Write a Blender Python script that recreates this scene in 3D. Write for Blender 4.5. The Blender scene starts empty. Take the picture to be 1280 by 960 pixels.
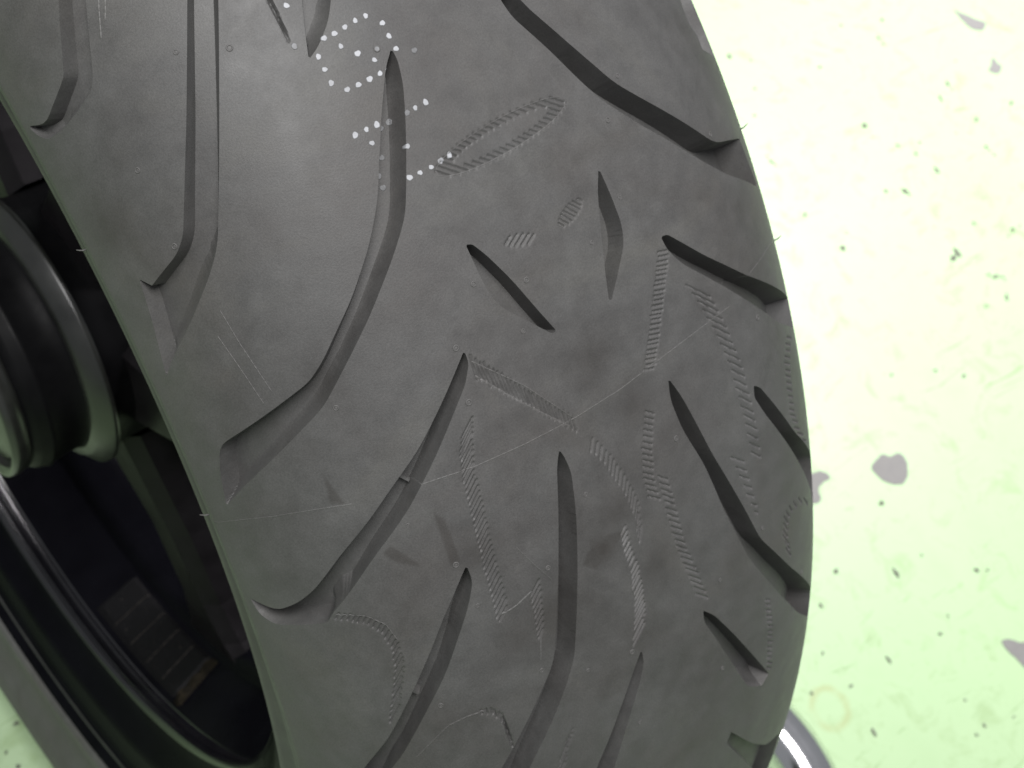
import bpy, bmesh, math, random
import numpy as np
from mathutils import Matrix, Vector

# ------------------------------------------------------------------ camera, world, lamps, exposure
sc = bpy.context.scene
col = sc.collection
cam_d = bpy.data.cameras.new("camera")
cam = bpy.data.objects.new("camera", cam_d)
col.objects.link(cam)
sc.camera = cam
cam_d.sensor_width = 36.0
cam_d.lens = 51.9
cam_d.clip_start = 0.01
cam_d.clip_end = 50
_right = Vector((0.76295903, -0.58444474, 0.27625689))
_up = Vector((0.42917895, 0.7775266, 0.45962792))
_back = Vector((-0.4834242, -0.23211363, 0.84405231))
_m = Matrix((_right, _up, _back)).transposed().to_4x4()
_m.translation = Vector((-0.19031076, -0.26171075, 0.85458655))
cam.matrix_world = _m
cam_d.dof.use_dof = True
cam_d.dof.focus_distance = 0.30
cam_d.dof.aperture_fstop = 36.0

world = bpy.data.worlds.new("World")
sc.world = world
world.use_nodes = True
world.node_tree.nodes["Background"].inputs[0].default_value = (0.93, 0.96, 1.0, 1)
world.node_tree.nodes["Background"].inputs[1].default_value = 0.19


def area(name, loc, target, sx, sy, power, colr):
    l = bpy.data.lights.new(name, 'AREA')
    l.shape = 'RECTANGLE'
    l.size, l.size_y = sx, sy
    l.energy = power
    l.color = colr
    o = bpy.data.objects.new(name, l)
    o.location = loc
    o.rotation_euler = (Vector(target) - Vector(loc)).to_track_quat('-Z', 'Y').to_euler()
    col.objects.link(o)
    return o


lamp = area("floor_fill_light", (1.38, 0.38, 2.1), (0.88, 0.07, 0.0), 0.6, 0.6, 11.0, (1.0, 0.95, 0.99))  # added light, no fixture modelled: brightens the floor on the right
lamp.data.spread = math.radians(58)
area("ceiling_light", (-0.50, -0.22, 2.6), (0.0, -0.1, 0.5), 1.1, 0.9, 49, (1.0, 0.985, 0.98))

sc.view_settings.view_transform = 'Standard'
sc.view_settings.look = 'None'
sc.view_settings.exposure = 0.5
sc.view_settings.gamma = 1.0

# ------------------------------------------------------------------ measured data
# the tread's marks are written on the tyre itself: angle round the axle (milliradians above the
# horizontal) and distance across the tread from its centre line (mm)
WEAR_BARS = [[723.2,-75.87,718.0,-73.87],[912.1,-61.71,905.9,-59.91],[696.3,-43.69,689.4,-41.63]]
GROOVES = [[3.9,[[1347.6,-81.59,0.7],[1328.3,-84.9,0.7],[1299.5,-90.13,0.7],[1282.2,-93.21,0.7],[1276.7,-96.25,0.7],[1263.7,-105.18,0.7],[1274.1,-112.05,0.6],[1263.2,-110.54,0.5],[1253.5,-107.5,1.5],[1251.2,-101.41,3],[1254.6,-94.7,2.2],[1261.4,-88.46,1.6],[1270.4,-86.36,1.6],[1296.3,-82.36,1.6],[1316.1,-79.38,1.6],[1335.6,-76.28,0.7]]],[4.0,[[1297.9,-57.01,0.7],[1279.1,-60.38,0.7],[1208.2,-72.43,0.7],[1137.4,-84.99,0.7],[1127.3,-88.46,0.7],[1113.8,-98.58,0.6],[1122.4,-101.37,0.9],[1088.9,-103.51,0.9],[1041.0,-107.66,1],[1054.4,-102.66,4],[1075.7,-93.22,4],[1103.3,-83.42,3],[1120.3,-78.72,1.4],[1173.7,-70.02,1.4],[1221.8,-62.36,1.4],[1269.5,-54.69,1.4],[1288.9,-51.61,0.7]]],[5.0,[[1193.7,-25.8,0.7],[1182.9,-29.04,0.7],[1157.2,-34.25,0.7],[1128.6,-39.29,0.7],[1104.6,-43.25,0.7],[1079.7,-48.71,0.7],[1050.7,-56.74,0.7],[1032.7,-62.79,0.7],[1017.4,-67.7,0.7],[1006.0,-72.32,0.7],[992.2,-84.66,0.7],[975.4,-100.41,0.8],[952.0,-103.74,0.8],[920.1,-106.4,2.8],[937.5,-98.17,2.8],[962.3,-84.38,2.8],[985.2,-71.48,2.8],[1002.3,-65.67,2.46],[1032.0,-55.46,2.46],[1063.5,-45.63,2.24],[1087.0,-39.01,2.24],[1121.2,-33.71,2.24],[1145.8,-30.04,2.24],[1168.5,-26.95,1.68],[1184.7,-25.68,1]]],[3.8,[[1266.0,-35.85,0.7],[1246.3,-39.04,0.7],[1223.4,-41.9,0.7],[1208.1,-43.65,2],[1213.7,-40.45,3],[1225.7,-36.14,2.5],[1238.6,-33.18,1.5],[1258.5,-29.92,0.7]]],[7.0,[[1205.0,4.63,0.7],[1194.9,4.87,0.6],[1181.7,5.75,0.6],[1150.6,11.23,0.6],[1126.0,15.1,0.6],[1104.3,19.05,0.6],[1074.8,27.66,0.6],[1043.7,38.59,2],[1025.7,44.95,2],[1005.5,53.87,2],[974.7,74.16,0.8],[998.8,71.96,0.8],[1023.4,70.44,0.9],[1034.3,52.49,0.9],[1062.2,42.26,0.9],[1093.0,30.98,0.9],[1111.3,24.9,0.9],[1147.8,17.49,0.9],[1183.9,10.71,0.7],[1199.5,8.8,0.7]]],[4.0,[[1177.4,69.11,0.7],[1144.0,64.86,0.7],[1128.9,64.07,0.7],[1117.1,67.09,0.7],[1105.3,66.49,0.7],[1088.5,82.33,0.7],[1120.2,83.69,0.7],[1151.1,83.21,0.7],[1175.6,84.94,0.7]]],[5.2,[[1060.3,11.18,0.5],[1044.4,8.43,0.5],[1017.1,5.33,0.5],[986.2,2.46,0.5],[969.5,1.2,0.5],[967.0,1.63,0.5],[978.7,4.74,0.5],[1001.0,10.45,0.5],[1015.2,11.73,0.5],[1037.3,11.68,0.5]]],[5.4,[[1051.9,-28.85,0.55],[1027.9,-28.43,0.55],[1014.5,-27.93,0.55],[1002.3,-26.56,0.55],[986.2,-22.08,0.55],[967.2,-16.54,0.5],[967.1,-15.14,0.5],[989.5,-18.23,0.5],[1015.4,-21.46,0.5],[1039.9,-25.24,0.5],[1050.5,-27.36,0.5]]],[6.5,[[992.3,21.69,0.7],[991.5,23.88,0.7],[961.7,33.68,0.7],[927.5,47.21,0.7],[868.8,75.75,0.7],[858.9,81.81,0.7],[828.1,80.06,2],[864.6,60.24,2],[896.7,48.93,2],[926.3,38.88,0.6],[965.0,25.63,0.6],[981.1,22.35,0.7]]],[7.0,[[890.9,11.14,0.7],[869.6,13.88,0.7],[811.2,19.19,0.7],[739.8,27.84,0.7],[704.4,32.04,0.7],[644.6,45.36,0.7],[536.7,72.52,1],[502.7,70.6,1],[573.4,50.91,2.5],[634.5,37.74,2.5],[694.8,26.55,0.6],[754.9,19.88,0.6],[807.4,15.85,0.6],[845.5,11.46,0.6],[873.5,10.08,0.7]]],[6.5,[[839.2,39.67,0.7],[833.4,42.29,0.7],[811.2,46.95,0.7],[763.4,57.02,0.7],[695.1,76.89,0.8],[675.3,77.75,0.8],[637.3,75.07,1],[697.2,64.05,0.6],[759.4,51.97,0.6],[808.9,42.14,0.6],[829.3,38.96,0.7]]],[6.0,[[678.9,7.68,0.7],[665.8,11.46,0.7],[633.7,17.57,0.7],[596.3,24.25,0.7],[540.1,34.35,0.8],[534.0,30.82,3],[550.4,24.08,0.6],[580.2,19.68,0.6],[638.1,11.59,0.6],[667.2,7.55,0.7]]],[4.6,[[507.7,17.46,0.7],[455.9,29.03,0.7],[416.6,39.47,0.7],[395.6,50.35,0.8],[279.4,53.89,0.8],[384.9,35.64,1.2],[452.9,23.37,1.2],[496.9,15.67,1.2]]],[6.5,[[984.9,-38.24,0.7],[958.2,-46.61,0.7],[932.0,-55.29,0.7],[908.9,-64.66,0.7],[889.9,-71.64,0.7],[868.6,-80.09,0.7],[839.2,-89.91,0.7],[826.8,-95.56,0.7],[816.3,-102.9,0.8],[823.2,-111.43,0.8],[807.8,-110.14,0.8],[800.2,-105.76,1],[807.2,-89.41,1],[816.3,-87.31,3.36],[827.5,-83.43,1.68],[859.9,-73.23,1.68],[889.5,-62.31,1.68],[920.8,-52.68,1.68],[945.9,-45.47,2.02],[962.3,-40.59,1.68],[975.6,-38.17,1]]],[6.5,[[831.8,-53.67,0.7],[820.5,-56.38,0.7],[794.1,-62.34,0.7],[750.4,-70.74,0.7],[687.3,-82.73,0.7],[649.5,-91.28,0.7],[607.5,-98.67,0.7],[617.2,-89.8,1.68],[649.8,-84.28,1.68],[664.4,-81.03,1.68],[708.0,-72.73,1.68],[745.5,-65.09,1.68],[778.1,-59.5,2.02],[796.3,-56.18,1.68],[816.5,-53.38,1]]],[6.5,[[885.2,-24.11,0.7],[873.0,-26.07,1.15],[840.0,-28.82,1.15],[777.8,-34.26,1.15],[719.6,-39.28,1.15],[701.7,-42.96,1.15],[665.3,-50.81,1.15],[634.1,-57.39,1.15],[602.5,-63.13,0.7],[592.6,-55.13,1.15],[627.7,-49.85,1.15],[664.4,-42.41,1.15],[698.0,-36.21,1.15],[715.1,-33.63,1.2],[790.4,-27.53,1.2],[832.7,-24.39,1.2],[864.4,-22.76,1.2],[877.3,-23.31,0.7]]],[6.5,[[683.3,-14.19,0.7],[673.0,-16.55,0.7],[646.5,-21.62,0.7],[611.2,-27.97,0.7],[590.9,-31.8,0.7],[565.7,-35.32,0.7],[552.7,-29.71,1],[582.7,-26.08,1],[624.2,-20.52,1],[652.1,-16.06,1],[669.3,-14.0,1]]]]
TICKS = [[[979.7,-37.32,961.9,-37.68,0.34],[975.3,-36.46,960.2,-36.75,0.34],[971.6,-35.69,958.1,-35.94,0.34],[970.8,-34.86,952.6,-35.19,0.34],[966.2,-34.16,951.5,-34.42,0.34],[962.8,-33.34,948.3,-33.57,0.34],[960.2,-32.59,944.8,-32.84,0.34],[957.3,-31.74,941.6,-31.98,0.34],[952.9,-31.02,938.9,-31.22,0.34],[949.8,-30.24,936.1,-30.43,0.34],[946.4,-29.44,933.4,-29.61,0.34],[943.7,-28.59,929.7,-28.76,0.34],[939.3,-27.69,928.1,-27.82,0.34],[936.2,-26.96,924.3,-27.08,0.34],[933.6,-26.21,920.9,-26.33,0.34],[930.0,-25.23,917.2,-25.34,0.34],[926.9,-24.39,914.1,-24.49,0.34],[922.9,-23.6,911.2,-23.68,0.34],[919.9,-22.83,907.9,-22.9,0.34],[915.4,-21.88,905.2,-21.93,0.34],[912.6,-21.02,902.0,-21.06,0.34],[910.1,-20.28,898.1,-20.32,0.34],[906.4,-19.14,894.6,-19.17,0.34],[902.2,-18.34,891.5,-18.35,0.34]],[[982.7,19.39,979.9,22.86,0.34],[979.1,19.22,976.8,22.17,0.34],[976.0,18.21,973.6,21.26,0.34],[972.8,17.69,970.2,20.93,0.34],[970.2,17.03,967.6,20.17,0.34],[966.8,16.68,964.4,19.6,0.34],[963.5,15.86,961.1,18.79,0.34],[960.9,15.11,958.3,18.23,0.34],[957.0,14.68,954.4,17.68,0.34],[954.1,13.93,951.5,16.95,0.34],[950.9,13.48,948.4,16.4,0.34],[947.6,12.73,945.1,15.7,0.34],[944.0,12.31,941.4,15.28,0.34],[941.7,11.27,939.0,14.44,0.34],[938.5,11.11,936.0,13.9,0.34],[935.2,10.38,932.4,13.46,0.34],[931.7,9.79,929.4,12.48,0.34],[928.4,9.29,925.7,12.25,0.34],[925.0,8.48,922.4,11.45,0.34],[922.2,8.06,919.6,11.01,0.34],[918.7,7.31,916.2,10.08,0.34],[915.9,6.74,913.2,9.64,0.34],[912.8,6.15,910.1,9.01,0.34],[909.0,5.81,906.4,8.65,0.34],[906.3,5.05,903.9,7.71,0.34]],[[875.9,1.99,870.8,4.17,0.34],[871.7,1.34,866.5,3.53,0.34],[867.3,0.81,862.5,2.79,0.34],[863.3,0.18,858.2,2.29,0.34],[858.8,-0.34,853.5,1.86,0.34],[854.3,-0.97,848.8,1.3,0.34],[850.6,-1.89,844.3,0.7,0.34],[845.3,-1.95,839.5,0.41,0.34],[840.9,-2.35,834.4,0.28,0.34],[836.4,-2.86,829.7,-0.11,0.34],[831.1,-3.23,824.5,-0.56,0.34],[826.6,-3.4,819.4,-0.52,0.34],[821.3,-3.44,814.0,-0.55,0.34],[816.0,-3.27,808.6,-0.36,0.34],[810.9,-3.44,802.4,-0.08,0.34]],[[821.4,0.84,814.0,3.48,0.34],[815.0,0.99,807.7,3.58,0.34],[809.4,0.97,801.2,3.81,0.34],[804.0,1.03,795.7,3.92,0.34],[797.9,1.34,790.4,3.94,0.34],[792.0,1.12,783.2,4.15,0.34],[786.2,1.22,777.6,4.17,0.34],[779.9,1.44,771.4,4.33,0.34],[774.1,1.54,765.3,4.55,0.34],[768.1,1.5,759.1,4.53,0.34],[760.7,2.0,752.1,4.88,0.34],[754.9,2.07,746.0,5.03,0.34],[748.9,2.41,738.5,5.86,0.34],[742.0,2.95,731.8,6.31,0.34],[735.7,3.2,724.0,7.04,0.34],[729.1,3.8,717.1,7.7,0.34],[721.0,4.41,709.7,8.05,0.34],[714.8,4.8,703.1,8.55,0.34],[706.8,5.58,695.0,9.34,0.34],[699.9,5.86,687.8,9.72,0.34]],[[879.7,-14.7,870.9,-16.12,0.34],[874.6,-13.76,866.8,-15.0,0.34],[869.8,-12.87,861.4,-14.21,0.34],[864.4,-12.07,856.7,-13.27,0.34],[859.8,-11.15,850.2,-12.64,0.34],[854.7,-10.64,845.0,-12.14,0.34],[849.3,-10.1,839.8,-11.56,0.34],[844.2,-9.45,834.4,-10.94,0.34],[838.3,-8.78,828.9,-10.19,0.34],[832.9,-8.36,823.2,-9.78,0.34],[827.4,-7.91,817.5,-9.34,0.34],[822.5,-7.45,811.4,-9.04,0.34],[817.5,-7.23,806.4,-8.81,0.34],[811.9,-6.77,799.9,-8.45,0.34],[807.1,-6.79,793.5,-8.68,0.34],[801.8,-7.19,789.6,-8.85,0.34],[796.4,-7.23,784.3,-8.86,0.34],[791.0,-7.33,778.9,-8.93,0.34]],[[794.4,-13.71,799.0,-11.97,0.34],[789.2,-13.76,794.4,-11.78,0.34],[785.0,-13.85,789.8,-12.06,0.34],[779.5,-13.82,785.0,-11.77,0.34],[775.1,-13.6,780.0,-11.77,0.34],[770.6,-13.48,775.5,-11.65,0.34],[765.2,-13.25,770.3,-11.4,0.34],[758.7,-13.13,764.5,-11.0,0.34],[753.6,-13.23,760.6,-10.7,0.34],[748.4,-13.45,756.0,-10.71,0.34],[744.1,-13.67,751.5,-11.06,0.34],[738.7,-13.41,746.3,-10.7,0.34],[733.7,-13.52,741.6,-10.74,0.34],[727.9,-13.96,737.2,-10.69,0.34],[722.9,-14.28,732.5,-10.98,0.34],[718.1,-14.37,727.5,-11.15,0.34],[712.4,-15.01,724.3,-10.96,0.34],[707.1,-15.29,719.3,-11.17,0.34],[702.4,-15.45,714.6,-11.4,0.34],[698.3,-16.1,710.7,-12.05,0.34],[692.4,-16.51,706.3,-11.98,0.34]],[[926.3,-45.52,937.4,-41.72,0.34],[922.5,-46.0,933.6,-42.19,0.34],[917.7,-46.81,930.4,-42.53,0.34],[914.4,-47.16,926.9,-42.97,0.34],[911.1,-47.22,922.0,-43.57,0.34],[906.5,-47.64,917.9,-43.88,0.34],[903.2,-47.89,914.5,-44.19,0.34],[898.7,-48.14,909.8,-44.54,0.34],[895.1,-48.42,905.7,-45.0,0.34],[891.5,-48.21,900.3,-45.41,0.34],[887.5,-48.45,896.2,-45.69,0.34],[882.6,-48.59,892.4,-45.5,0.34],[877.7,-48.67,887.6,-45.56,0.34],[873.6,-48.74,883.3,-45.71,0.34],[869.1,-49.0,878.9,-45.95,0.34],[865.3,-48.82,874.9,-45.86,0.34],[860.4,-49.06,870.3,-46.02,0.34],[855.8,-49.18,865.7,-46.17,0.34],[851.5,-49.27,861.0,-46.42,0.34],[846.6,-49.51,857.2,-46.33,0.34],[842.5,-49.44,852.6,-46.45,0.34],[838.5,-49.45,847.7,-46.74,0.34],[833.3,-49.62,842.9,-46.81,0.34],[829.3,-49.54,838.6,-46.84,0.34],[824.2,-49.9,834.6,-46.92,0.34],[819.2,-49.9,829.7,-46.91,0.34],[814.6,-49.81,824.4,-47.02,0.34],[809.8,-49.82,819.9,-46.98,0.34],[804.8,-49.94,814.8,-47.17,0.34],[799.6,-49.96,810.5,-46.93,0.34],[795.2,-49.9,805.5,-47.08,0.34],[790.1,-50.0,801.0,-47.01,0.34],[784.9,-50.03,795.4,-47.19,0.34],[779.4,-50.24,791.8,-46.94,0.34],[775.9,-49.81,785.3,-47.34,0.34]],[[785.7,-40.78,795.0,-38.03,0.34],[780.7,-40.96,790.0,-38.23,0.34],[775.6,-41.04,785.0,-38.31,0.34],[771.1,-40.99,778.9,-38.75,0.34],[766.2,-41.19,774.0,-38.99,0.34],[760.9,-41.35,768.8,-39.11,0.34],[755.6,-41.55,763.8,-39.26,0.34],[750.9,-41.62,758.2,-39.61,0.34],[746.8,-41.62,752.5,-40.05,0.34]],[[948.6,24.78,929.0,31.64,0.33],[940.0,26.05,921.8,32.44,0.33],[931.9,27.03,914.8,33.03,0.33],[923.5,27.95,907.2,33.67,0.33],[916.0,28.45,898.9,34.43,0.33],[907.0,29.58,892.0,34.81,0.33],[898.2,30.24,884.0,35.17,0.33],[890.4,30.74,876.1,35.73,0.33],[881.7,31.43,867.2,36.46,0.33],[873.5,31.9,859.6,36.72,0.33],[864.4,32.46,851.6,36.85,0.33],[856.0,32.51,843.7,36.72,0.33],[848.4,32.54,834.8,37.15,0.33],[839.7,33.01,827.2,37.24,0.33],[831.4,32.83,817.9,37.35,0.33],[822.6,33.24,810.2,37.35,0.33],[814.1,33.39,801.6,37.52,0.33],[804.8,33.41,793.8,37.03,0.33],[796.4,33.41,784.7,37.23,0.33],[787.1,33.51,776.5,36.93,0.33]],[[796.6,25.54,784.2,30.08,0.33],[785.0,26.77,774.9,30.42,0.33],[775.6,27.38,766.0,30.84,0.33],[765.1,28.28,756.3,31.4,0.33],[754.9,29.07,747.5,31.68,0.33],[743.1,30.28,737.4,32.29,0.33],[733.6,30.99,729.4,32.45,0.33]],[[845.5,63.99,836.3,68.95,0.33],[842.0,62.1,834.4,66.04,0.33],[837.5,61.2,830.3,64.82,0.33],[833.7,59.53,826.1,63.27,0.33],[829.5,58.29,822.1,61.87,0.33],[823.3,58.02,816.2,61.41,0.33],[818.6,57.38,811.7,60.6,0.33],[812.6,57.16,805.7,60.35,0.33],[807.0,56.62,799.5,60.06,0.33],[800.4,56.56,793.9,59.48,0.33],[793.7,56.53,787.3,59.35,0.33],[788.1,55.94,780.7,59.2,0.33],[782.6,55.92,774.2,59.54,0.33],[775.0,56.91,766.7,60.49,0.33],[767.2,57.31,757.3,61.54,0.33],[757.3,59.43,745.4,64.47,0.33],[746.5,61.51,733.1,67.23,0.33]],[[666.7,44.27,652.4,46.78,0.33],[674.8,43.98,660.5,46.46,0.33],[683.5,43.23,667.8,45.94,0.33],[689.0,43.38,676.3,45.56,0.33],[695.0,43.87,683.1,45.93,0.33],[700.1,44.55,689.4,46.39,0.33],[703.0,45.96,693.7,47.6,0.33],[704.1,48.01,695.5,49.59,0.33],[702.8,50.85,693.3,52.67,0.33],[698.8,54.55,688.6,56.66,0.33],[688.0,59.09,672.8,62.64,0.33]],[[636.0,32.43,630.7,34.45,0.33],[630.2,32.57,625.3,34.42,0.33],[623.6,32.58,618.0,34.66,0.33],[616.4,32.83,610.1,35.16,0.33],[610.0,33.05,604.3,35.11,0.33],[603.8,33.2,597.5,35.46,0.33],[596.4,33.48,591.1,35.36,0.33],[591.4,33.24,585.5,35.3,0.33],[584.0,33.33,577.8,35.47,0.33],[577.9,32.97,571.7,35.1,0.33],[571.3,33.1,565.1,35.22,0.33],[564.6,33.21,559.1,35.08,0.33],[557.6,33.25,550.8,35.5,0.33],[551.1,33.15,545.1,35.12,0.33]],[[810.2,-87.11,815.2,-85.9,0.34],[808.8,-85.75,813.9,-84.5,0.34],[808.8,-84.22,813.3,-83.12,0.34],[806.8,-83.05,811.8,-81.84,0.34],[805.3,-82.08,810.5,-80.81,0.34],[804.7,-80.63,809.3,-79.52,0.34],[802.4,-79.58,807.0,-78.46,0.34],[799.2,-78.74,804.0,-77.59,0.34],[795.9,-77.8,801.1,-76.54,0.34],[792.9,-76.99,798.1,-75.75,0.34],[787.6,-76.72,793.8,-75.24,0.34],[783.0,-76.35,789.1,-74.92,0.34],[778.1,-75.92,784.3,-74.46,0.34],[773.3,-75.89,780.9,-74.14,0.34],[767.1,-76.32,776.2,-74.25,0.34],[761.2,-76.41,770.5,-74.31,0.34],[755.3,-76.7,766.6,-74.17,0.34],[749.1,-77.43,763.2,-74.3,0.34],[742.6,-77.88,757.7,-74.57,0.34],[737.5,-78.31,752.6,-75.06,0.34],[732.1,-79.0,747.7,-75.69,0.34],[725.8,-79.4,742.4,-75.94,0.34],[720.5,-80.07,736.9,-76.7,0.34],[714.7,-80.54,730.9,-77.26,0.34],[708.2,-81.28,727.2,-77.47,0.34],[702.6,-81.63,720.0,-78.2,0.34]],[[700.3,-59.41,696.4,-59.27,0.34],[699.8,-58.18,695.0,-58.01,0.34],[699.1,-56.98,693.1,-56.76,0.34],[696.6,-56.35,688.4,-56.05,0.34],[692.5,-55.32,682.6,-54.94,0.34],[690.1,-54.71,676.4,-54.17,0.34],[685.3,-54.67,669.9,-54.06,0.34],[679.9,-54.51,663.8,-53.86,0.34],[674.7,-54.31,659.0,-53.66,0.34],[669.4,-54.36,652.7,-53.66,0.34]],[[635.3,-39.71,644.8,-37.6,0.34],[629.7,-40.31,640.7,-37.9,0.34],[624.6,-41.05,636.3,-38.53,0.34],[621.1,-41.68,632.2,-39.34,0.34],[616.9,-42.06,628.1,-39.72,0.34],[612.2,-42.26,622.8,-40.11,0.34],[605.9,-42.78,619.0,-40.15,0.34],[602.0,-43.03,613.3,-40.8,0.34]],[[1266.8,-44.75,1252.8,-45.46,0.34],[1262.0,-44.85,1249.1,-45.5,0.34],[1258.7,-44.88,1245.0,-45.55,0.34],[1254.0,-44.9,1242.6,-45.45,0.34],[1250.4,-45.02,1238.8,-45.58,0.34],[1245.9,-45.01,1235.5,-45.5,0.34],[1241.3,-45.16,1232.0,-45.6,0.34],[1237.2,-45.23,1228.7,-45.63,0.34],[1233.7,-45.23,1224.8,-45.64,0.34]],[[1119.7,6.01,1112.0,9.42,0.28],[1120.9,3.31,1109.4,8.38,0.28],[1121.5,0.94,1114.9,3.78,0.28],[1113.0,4.61,1107.4,7.06,0.28],[1121.7,-1.28,1116.7,0.87,0.28],[1110.1,3.75,1105.8,5.59,0.28],[1121.8,-3.43,1117.2,-1.45,0.28],[1108.3,2.36,1104.4,4.06,0.28],[1121.6,-5.46,1117.3,-3.63,0.28],[1107.0,0.81,1103.1,2.47,0.28],[1121.4,-7.44,1117.2,-5.66,0.28],[1105.8,-0.8,1102.0,0.82,0.28],[1121.0,-9.34,1117.0,-7.64,0.28],[1104.9,-2.49,1101.1,-0.88,0.28],[1120.6,-11.2,1116.6,-9.54,0.28],[1104.0,-4.21,1100.2,-2.61,0.28],[1120.0,-12.98,1116.2,-11.4,0.28],[1103.3,-5.98,1099.5,-4.36,0.28],[1119.4,-14.74,1115.6,-13.17,0.28],[1102.7,-7.77,1098.8,-6.14,0.28],[1118.7,-16.42,1115.0,-14.9,0.28],[1102.1,-9.58,1098.2,-7.96,0.28],[1117.9,-18.06,1114.2,-16.56,0.28],[1101.7,-11.44,1097.7,-9.77,0.28],[1116.9,-19.63,1113.3,-18.17,0.28],[1101.5,-13.34,1097.4,-11.65,0.28],[1116.0,-21.18,1112.4,-19.73,0.28],[1101.3,-15.26,1097.1,-13.52,0.28],[1114.8,-22.63,1111.2,-21.19,0.28],[1101.3,-17.21,1096.9,-15.44,0.28],[1113.6,-24.04,1109.8,-22.56,0.28],[1101.5,-19.24,1096.9,-17.39,0.28],[1112.2,-25.39,1108.1,-23.77,0.28],[1102.1,-21.42,1097.0,-19.39,0.28],[1110.6,-26.63,1097.4,-21.45,0.28],[1108.7,-27.73,1098.0,-23.61,0.28],[1106.0,-28.57,1099.4,-26.02,0.28]],[[1046.2,2.57,1043.8,3.31,0.28],[1046.3,1.07,1040.7,2.75,0.28],[1045.6,-0.17,1038.6,1.93,0.28],[1044.4,-1.28,1036.8,0.98,0.28],[1042.9,-2.31,1035.3,-0.03,0.28],[1041.2,-3.25,1034.1,-1.14,0.28],[1039.1,-4.09,1033.2,-2.34,0.28],[1036.4,-4.72,1033.1,-3.75,0.28]],[[1040.1,-19.7,1043.4,-17.95,0.28],[1037.8,-18.71,1042.5,-16.11,0.28],[1035.9,-17.44,1041.1,-14.54,0.28],[1034.3,-15.96,1039.3,-13.16,0.28],[1033.2,-14.25,1037.2,-12.01,0.28]]]
RIBS = [[0.3,[[964.6,-37.87],[960.6,-36.87],[956.5,-35.85],[952.4,-34.82],[948.3,-33.79],[944.2,-32.74],[940.0,-31.68],[935.8,-30.6],[931.5,-29.52],[927.4,-28.37],[923.2,-27.19],[919.0,-25.98],[914.8,-24.76],[910.6,-23.53],[906.3,-22.28],[901.9,-21.01],[897.5,-19.73]]],[0.22,[[975.1,-37.41],[971.6,-36.36],[967.9,-35.29],[964.3,-34.21],[960.6,-33.12],[957.0,-32.03],[953.2,-30.92],[949.5,-29.79],[945.7,-28.66],[941.9,-27.53],[937.6,-26.54],[933.4,-25.55],[929.1,-24.54],[924.7,-23.52],[920.4,-22.49],[915.9,-21.44],[911.5,-20.39],[907.0,-19.32],[902.4,-18.23]]],[0.3,[[779.9,-49.06],[780.8,-47.57],[781.7,-46.08],[783.0,-44.63],[785.0,-43.24],[786.9,-41.85],[788.7,-40.46]]],[0.2,[[698.8,-58.33],[698.6,-59.91],[698.3,-61.49],[697.7,-63.07],[696.2,-64.62],[694.6,-66.17],[692.9,-67.73],[689.2,-69.13],[685.1,-70.5],[680.8,-71.89],[676.4,-73.28],[671.8,-74.69],[667.0,-76.11],[662.1,-77.54]]],[0.22,[[813.9,-86.71],[813.3,-85.12],[812.7,-83.56],[811.9,-82.02],[811.1,-80.5],[809.3,-79.13],[806.2,-77.96],[803.1,-76.8],[799.9,-75.64],[794.7,-75.1],[789.5,-74.56],[784.2,-74.01]]],[0.16,[[1114.1,9.7],[1110.3,8.86],[1107.8,7.38],[1105.9,5.77],[1104.4,4.1],[1103.1,2.42],[1102.0,0.73],[1101.0,-0.96],[1100.2,-2.66],[1099.4,-4.36],[1098.8,-6.05],[1098.2,-7.74],[1097.8,-9.42],[1097.4,-11.09],[1097.2,-12.75],[1097.0,-14.4],[1096.9,-16.04],[1096.9,-17.66],[1097.0,-19.27],[1097.2,-20.87],[1097.6,-22.45],[1098.2,-24.01],[1099.1,-25.53],[1100.4,-27.01],[1102.7,-28.3],[1106.5,-28.44],[1109.5,-27.35],[1111.5,-26.0],[1113.1,-24.58],[1114.5,-23.1],[1115.7,-21.59],[1116.8,-20.06],[1117.6,-18.49],[1118.5,-16.91],[1119.2,-15.31],[1119.8,-13.69],[1120.4,-12.05],[1120.8,-10.39],[1121.2,-8.72],[1121.5,-7.03],[1121.7,-5.32],[1121.8,-3.61],[1121.8,-1.88],[1121.6,-0.14],[1121.3,1.61],[1120.9,3.36],[1120.2,5.11],[1119.2,6.85],[1117.5,8.53],[1114.1,9.7]]],[0.3,[[1320.4,-75.29],[1316.4,-75.99],[1312.3,-76.69],[1308.3,-77.39],[1304.2,-78.07],[1300.1,-78.71],[1295.9,-79.36],[1291.8,-80.0],[1287.6,-80.65]]],[0.3,[[1318.2,-74.22],[1313.7,-74.86],[1309.3,-75.5],[1305.0,-76.25],[1300.8,-77.04],[1296.7,-77.83]]],[0.2,[[746.3,-41.12],[739.8,-41.55],[733.2,-41.97],[726.5,-42.38]]],[0.14,[[1077.3,-84.68],[1072.7,-84.52],[1068.0,-84.35],[1063.3,-84.18],[1058.6,-84.01],[1054.0,-83.83],[1049.3,-83.65],[1044.6,-83.4],[1040.0,-83.13],[1035.4,-82.87],[1030.7,-82.6],[1026.1,-82.33],[1021.4,-82.06],[1016.7,-81.79],[1012.1,-81.51],[1007.4,-81.23]]],[0.12,[[1060.2,-87.93],[1055.2,-87.61],[1050.3,-87.29],[1045.3,-86.97],[1040.4,-86.64],[1035.4,-86.31],[1030.4,-85.99],[1025.4,-85.7],[1020.4,-85.4],[1015.4,-85.1],[1010.4,-84.8],[1005.4,-84.49],[1000.4,-84.19]]],[0.16,[[829.4,-41.36],[823.9,-40.51],[818.3,-39.65],[812.7,-38.78],[807.0,-37.87],[801.4,-36.9],[795.7,-35.91],[789.9,-34.9]]]]
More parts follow.
